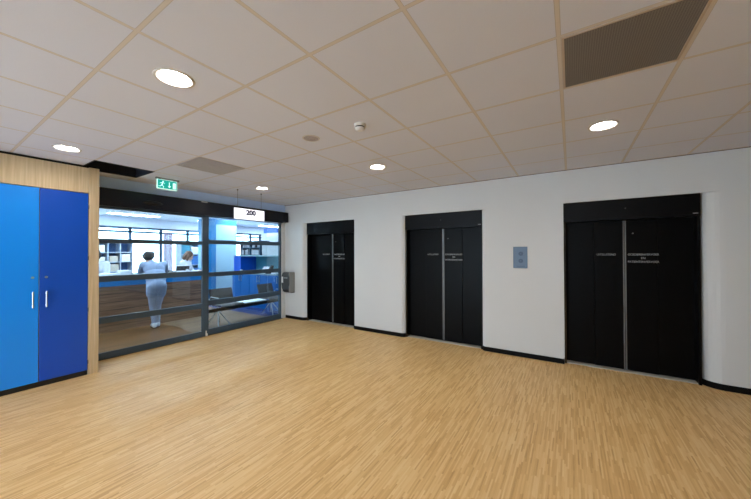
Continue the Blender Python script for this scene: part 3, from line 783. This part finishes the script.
# ------------------------------------------------------------------ people
def fuse(bm, voxel, smooth=4):
    """one continuous surface out of overlapping pieces"""
    me = bpy.data.meshes.new('tmp'); bm.to_mesh(me); bm.free()
    o = bpy.data.objects.new('tmp', me); C.objects.link(o)
    m = o.modifiers.new('r', 'REMESH'); m.mode = 'VOXEL'; m.voxel_size = voxel
    s = o.modifiers.new('s', 'SMOOTH'); s.iterations = smooth; s.factor = .5
    dg = bpy.context.evaluated_depsgraph_get(); dg.update()
    out = bpy.data.meshes.new_from_object(o.evaluated_get(dg))
    bpy.data.objects.remove(o); bpy.data.meshes.remove(me)
    b2 = B(); b2.from_mesh(out); bpy.data.meshes.remove(out)
    return b2
def chain(bm, pts, rad, seg=14):
    pts = [Vector(p) for p in pts]
    for i, (p, r) in enumerate(zip(pts, rad)):
        ell(bm, p, (r, r, r), seg=12)
        if i: tube(bm, [pts[i-1], p], [rad[i-1], r], seg)
def hand(bm, wrist, fwd, side, up):
    """palm, thumb at the side of the palm and four unequal bent fingers; side points to the thumb"""
    w = Vector(wrist); f = Vector(fwd).normalized(); s = Vector(side).normalized(); u = Vector(up).normalized()
    chain(bm, [w, w+f*.04, w+f*.085], [.022, .024, .022])
    chain(bm, [w+f*.03+s*.018, w+f*.085+s*.026], [.018, .013]); chain(bm, [w+f*.03-s*.016, w+f*.08-s*.026], [.018, .013])
    for k, (o_, L) in enumerate(((.030, .070), (.010, .078), (-.011, .073), (-.031, .058))):
        p0 = w+f*.075+s*o_; p1 = p0+f*L*.45+u*.004+s*o_*.12; p2 = p1+f*L*.32-u*.010; p3 = p2+f*L*.22-u*.016
        chain(bm, [p0, p1, p2, p3], [.0105, .0098, .0088, .0075], 8)
    t0 = w+f*.025+s*.022; t1 = t0+f*.035+s*.028-u*.006; t2 = t1+f*.032+s*.008-u*.004
    chain(bm, [t0, t1, t2], [.013, .0115, .0095], 8)
def person(label, loc, head_ang, J, coat, trousers, hair, hairstyle, coat_len, extra=None):
    """J: joints in a local frame, x forward, y left, z up"""
    rot = Matrix.Rotation(head_ang, 3, 'Z'); o3 = Vector(loc)
    def W(p): return rot @ Vector(p) + o3
    fw, lf, up = rot @ Vector((1, 0, 0)), rot @ Vector((0, 1, 0)), Vector((0, 0, 1))
    hc = Vector(J['head']); hr = Matrix.Rotation(head_ang+J.get('turn', 0), 3, 'Z') @ Matrix.Rotation(J.get('nod', 0), 3, 'Y')
    def Hd(p): return W(hc) + hr @ Vector(p)
    bm = B()
    # torso and limbs
    pel, wai, che, nec = J['pelvis'], J['waist'], J['chest'], J['neck']
    tor = (Vector(W(che))-Vector(W(pel))).normalized()
    tq = up.rotation_difference(tor).to_matrix()
    for c_, r_ in ((pel, (.100, .140, .11)), (wai, (.095, .130, .14)), (che, (.105, .150, .15))): ell(bm, W(c_), r_, tq @ rot)
    chain(bm, [W(che), W(nec), Hd((-.01, 0, -.06))], [.075, .055, .052])
    for sd in ('L', 'R'):
        sh, el_, wr = J['sh'+sd], J['el'+sd], J['wr'+sd]
        chain(bm, [W(che), W(sh)], [.085, .062])
        chain(bm, [W(sh), (W(sh)+W(el_))/2, W(el_), (W(el_)*.65+W(wr)*.35), W(wr)], [.058, .047, .039, .040, .025])
        dr = (W(wr)-W(el_)).normalized()
        hand(bm, W(wr), J.get('hd'+sd) and (rot @ Vector(J['hd'+sd])) or dr, (up*.6 + (lf if sd == 'R' else -lf)) if 'up' in J else (lf if sd == 'R' else -lf), up)
        hp, kn, an = J['hp'+sd], J['kn'+sd], J['an'+sd]
        chain(bm, [W(hp), (W(hp)+W(kn))/2, W(kn), (W(kn)*.68+W(an)*.32), W(an)], [.078, .068, .052, .049, .034])
        ft = W(an) + rot @ Vector((.12, 0, -.045))
        chain(bm, [W(an)+Vector((0, 0, -.03)), ft, ft+rot @ Vector((.06, 0, -.004))], [.036, .034, .028])
    # head with face
    ell(bm, Hd((-.008, 0, .018)), (.094, .074, .098), hr, 24); ell(bm, Hd((.022, 0, -.045)), (.066, .058, .068), hr, 20)
    ell(bm, Hd((.050, 0, -.088)), (.026, .026, .020), hr); ell(bm, Hd((.064, 0, -.008)), (.022, .046, .020), hr)
    chain(bm, [Hd((.078, 0, .008)), Hd((.098, 0, -.030))], [.010, .015], 8)
    for s in (-1, 1):
        ell(bm, Hd((-.012, s*.076, -.012)), (.018, .009, .030), hr); ell(bm, Hd((.055, s*.038, -.038)), (.024, .020, .022), hr)
    ell(bm, Hd((.080, 0, -.062)), (.012, .024, .010), hr)
    body = obj('person', fuse(bm, .0085, 2), M['skin'], None, True)
    tag(body, label, 'person')
    # eyes, lips
    for s in (-1, 1):
        b = B(); ell(b, Hd((.073, s*.030, .002)), (.012, .012, .009), hr, 12); obj('eye', b, M['eye'], body, True)
    b = B(); ell(b, Hd((.089, 0, -.062)), (.006, .021, .007), hr, 12); obj('lips', b, M['lip'], body, True)
    # hair
    b = B()
    hs_ = 1.16 if hairstyle == 'short' else 1.0
    ell(b, Hd((-.022, 0, .034)), (.096*hs_, .086*hs_, .094*hs_), hr, 24)
    ell(b, Hd((-.050, 0, -.010)), (.072, .078, .080), hr, 20)
    for s in (-1, 1): ell(b, Hd((-.020, s*.060, .010)), (.055, .028, .055), hr)
    rn = random.Random(3)
    for k in range(26):
        a, z_ = rn.uniform(0, 6.28), rn.uniform(-.02, .09)
        ell(b, Hd((-.03+.080*hs_*math.cos(a)*.8, .084*hs_*math.sin(a), z_*hs_)), (.020, .020, .020), hr, 8)
    if hairstyle == 'long':
        for s in (-1, 0, 1): chain(b, [Hd((-.05, s*.055, .0)), Hd((-.055, s*.068, -.10)), Hd((-.045, s*.066, -.17))], [.045, .040, .028])
    elif hairstyle == 'bob':
        for s in (-1, 1): chain(b, [Hd((-.03, s*.066, .0)), Hd((-.025, s*.074, -.08)), Hd((-.005, s*.070, -.115))], [.036, .034, .022])
        chain(b, [Hd((-.07, 0, .0)), Hd((-.075, 0, -.09))], [.06, .05])
    obj('hair', fuse(b, .009, 3), hair, body, True)
    # coat or tunic
    b = B()
    for c_, r_ in ((pel, (.120, .160, .15)), (wai, (.122, .178, .19)), (che, (.135, .192, .17))): ell(b, W(c_), r_, tq @ rot)
    chain(b, [W(che), W(nec)], [.10, .066])
    for sd in ('L', 'R'):
        sh, el_, wr = J['sh'+sd], J['el'+sd], J['wr'+sd]
        chain(b, [W(che), W(sh)], [.105, .080])
        e2 = W(el_)*.25+W(wr)*.75 if coat_len != 'short' else W(el_)*.8+W(wr)*.2
        chain(b, [W(sh), (W(sh)+W(el_))/2, W(el_), e2], [.078, .066, .056, .046])
        hp, kn = J['hp'+sd], J['kn'+sd]
        chain(b, [W(hp), W(hp)*.62+W(kn)*.38], [.092 if coat_len == 'short' else .112, .098 if coat_len == 'short' else .115])
    if coat_len == 'short': [ell(b, W((x_, 0, z_)), (.120, .178, .085), rot) for x_, z_ in ((-.025, .79), (-.03, .86), (-.02, .93), (.0, 1.0), (.03, 1.07), (.07, 1.13))]
    cmesh = obj('tunic' if coat_len == 'short' else 'white_coat', fuse(b, .010, 5), coat, body, True)
    # trousers
    b = B()
    ell(b, W(pel), (.110, .150, .12), tq @ rot)
    for sd in ('L', 'R'):
        hp, kn, an = J['hp'+sd], J['kn'+sd], J['an'+sd]
        chain(b, [W(hp), (W(hp)+W(kn))/2, W(kn), (W(kn)*.5+W(an)*.5), W(an)+Vector((0, 0, .02))], [.090, .074, .056, .050, .046])
    obj('trousers', fuse(b, .010, 4), trousers, body, True)
    for sd in ('L', 'R'):
        an = J['an'+sd]
        b = B(); a_ = W(an); f_ = rot @ Vector((1, 0, 0))
        chain(b, [a_+Vector((0, 0, -.005))-f_*.012, a_+f_*.09+Vector((0, 0, -.035)), a_+f_*.18+Vector((0, 0, -.045))], [.048, .046, .036])
        ell(b, a_-f_*.02+Vector((0, 0, -.03)), (.048, .046, .046), rot)
        sh_ = obj('shoe', fuse(b, .008, 3), M['shoe'], body, True)
        zb = a_.z-.085
        b = B(); ell(b, a_+f_*.08+Vector((0, 0, zb-a_.z+.012)), (.155, .048, .013), rot, 20); obj('sole', b, M['sole'], sh_, True)
    return body

STAND = dict(pelvis=(-.05, 0, .90), waist=(.02, 0, 1.04), chest=(.15, 0, 1.20), neck=(.275, .03, 1.335), head=(.355, .07, 1.435), nod=R(30),
             shL=(.215, .175, 1.29), shR=(.215, -.175, 1.29), elL=(.40, .20, 1.145), elR=(.40, -.235, 1.145),
             wrL=(.57, .13, 1.135), wrR=(.57, -.12, 1.135), hpL=(-.07, .085, .86), hpR=(-.07, -.085, .86),
             knL=(.02, .06, .47), knR=(.04, -.045, .47), anL=(.0, .026, .088), anR=(.07, -.040, .088))
person('standing person in pale blue tunic and trousers leaning on the reception counter', (-7.17, 2.80, 0), R(169), STAND, M['tunic'], M['trous'], M['hairdk'], 'short', 'short')
def seated(sz, nod, turn, lean=.06):
    return dict(pelvis=(0, 0, sz+.10), waist=(lean*.3, 0, sz+.26), chest=(lean, 0, sz+.43), neck=(lean+.04, 0, sz+.58), head=(lean+.09, 0, sz+.70), nod=nod, turn=turn,
                shL=(lean, .175, sz+.52), shR=(lean, -.175, sz+.52), elL=(lean+.12, .22, sz+.27), elR=(lean+.12, -.22, sz+.27),
                wrL=(lean+.33, .10, sz+.31), wrR=(lean+.33, -.10, sz+.31), hpL=(.02, .09, sz+.09), hpR=(.02, -.09, sz+.09),
                knL=(.40, .11, sz+.06), knR=(.40, -.11, sz+.06), anL=(.34, .11, sz-.34), anR=(.34, -.11, sz-.34))
def stool(x, y, sz, label, ang):
    t = thing('high_stool', label, 'stool', (x, y, 0))
    b = B(); lathe(b, (x, y, sz), [(.001, -.06), (.19, -.055), (.2, -.02), (.18, .0), (.001, .005)], 28); obj('seat', b, M['dkbox'], t, True)
    b = B(); tube(b, [(x, y, .04), (x, y, sz-.05)], .025, 14); obj('post', b, M['steel'], t)
    for k in range(5):
        a = 2*math.pi*k/5+.3
        b = B(); tube(b, [(x, y, .06), (x+.28*math.cos(a), y+.28*math.sin(a), .03)], [.022, .014], 10); l = obj('base_arm', b, M['black'], t)
        b = B(); ell(b, (x+.28*math.cos(a), y+.28*math.sin(a), .026), (.025, .025, .025)); obj('castor', b, M['black'], l, True)
    b = B()
    n = 24
    for k in range(n):
        a0, a1 = ang-1.0+2.0*k/n, ang-1.0+2.0*(k+1)/n
        tube(b, [(x+.30*math.cos(a0), y+.30*math.sin(a0), sz-.42), (x+.30*math.cos(a1), y+.30*math.sin(a1), sz-.42)], .012, 6)
    tube(b, [(x, y, sz-.42), (x+.30*math.cos(ang), y+.30*math.sin(ang), sz-.42)], .012, 6)
    obj('foot_ring', b, M['steel'], t)
person('seated clerk with brown hair and white coat bent over the desk behind the monitor', (-8.36, 3.70, 0), R(50), seated(.76, R(26), R(26), .20), M['coat'], M['coat'], M['hairbr'], 'bob', 'long')
stool(-8.36, 3.70, .76, 'high office stool under the brown-haired clerk', R(50))
person('person in white coat with dark hair half hidden behind the oak cupboard post', (-8.34, 2.16, 0), R(-30), seated(.78, R(12), R(-50), .06), M['coat'], M['coat'], M['hairdk'], 'short', 'long')
stool(-8.34, 2.16, .78, 'high office stool under the dark-haired person near the oak post', R(-30))

# ------------------------------------------------------------------ world, camera
wd = bpy.data.worlds.new('sky'); bpy.context.scene.world = wd; wd.use_nodes = True
bg = wd.node_tree.nodes['Background']; bg.inputs[0].default_value = (.72, .87, 1.0, 1); bg.inputs[1].default_value = 8.6
cam = bpy.data.cameras.new('camera'); co = bpy.data.objects.new('camera', cam); C.objects.link(co)
cam.sensor_width = 36; cam.lens = 303.1*36/751; cam.clip_start = .02
co.matrix_world = Matrix.Translation((0, 0, CAMZ)) @ Matrix.Rotation(.5721, 4, 'Z') @ Matrix.Rotation(math.pi/2+.0097, 4, 'X') @ Matrix.Rotation(-.0034, 4, 'Z')
sc = bpy.context.scene; sc.camera = co
vs = sc.view_settings; sc.display_settings.display_device = 'sRGB'
vs.view_transform = 'Standard'; vs.look = 'None'; vs.gamma = 1; vs.use_curve_mapping = False; vs.exposure = 0.60
sc.cycles.max_bounces = 10; sc.cycles.diffuse_bounces = 5; sc.cycles.transparent_max_bounces = 16
sc.cycles.use_denoising = True; sc.cycles.sample_clamp_indirect = 8
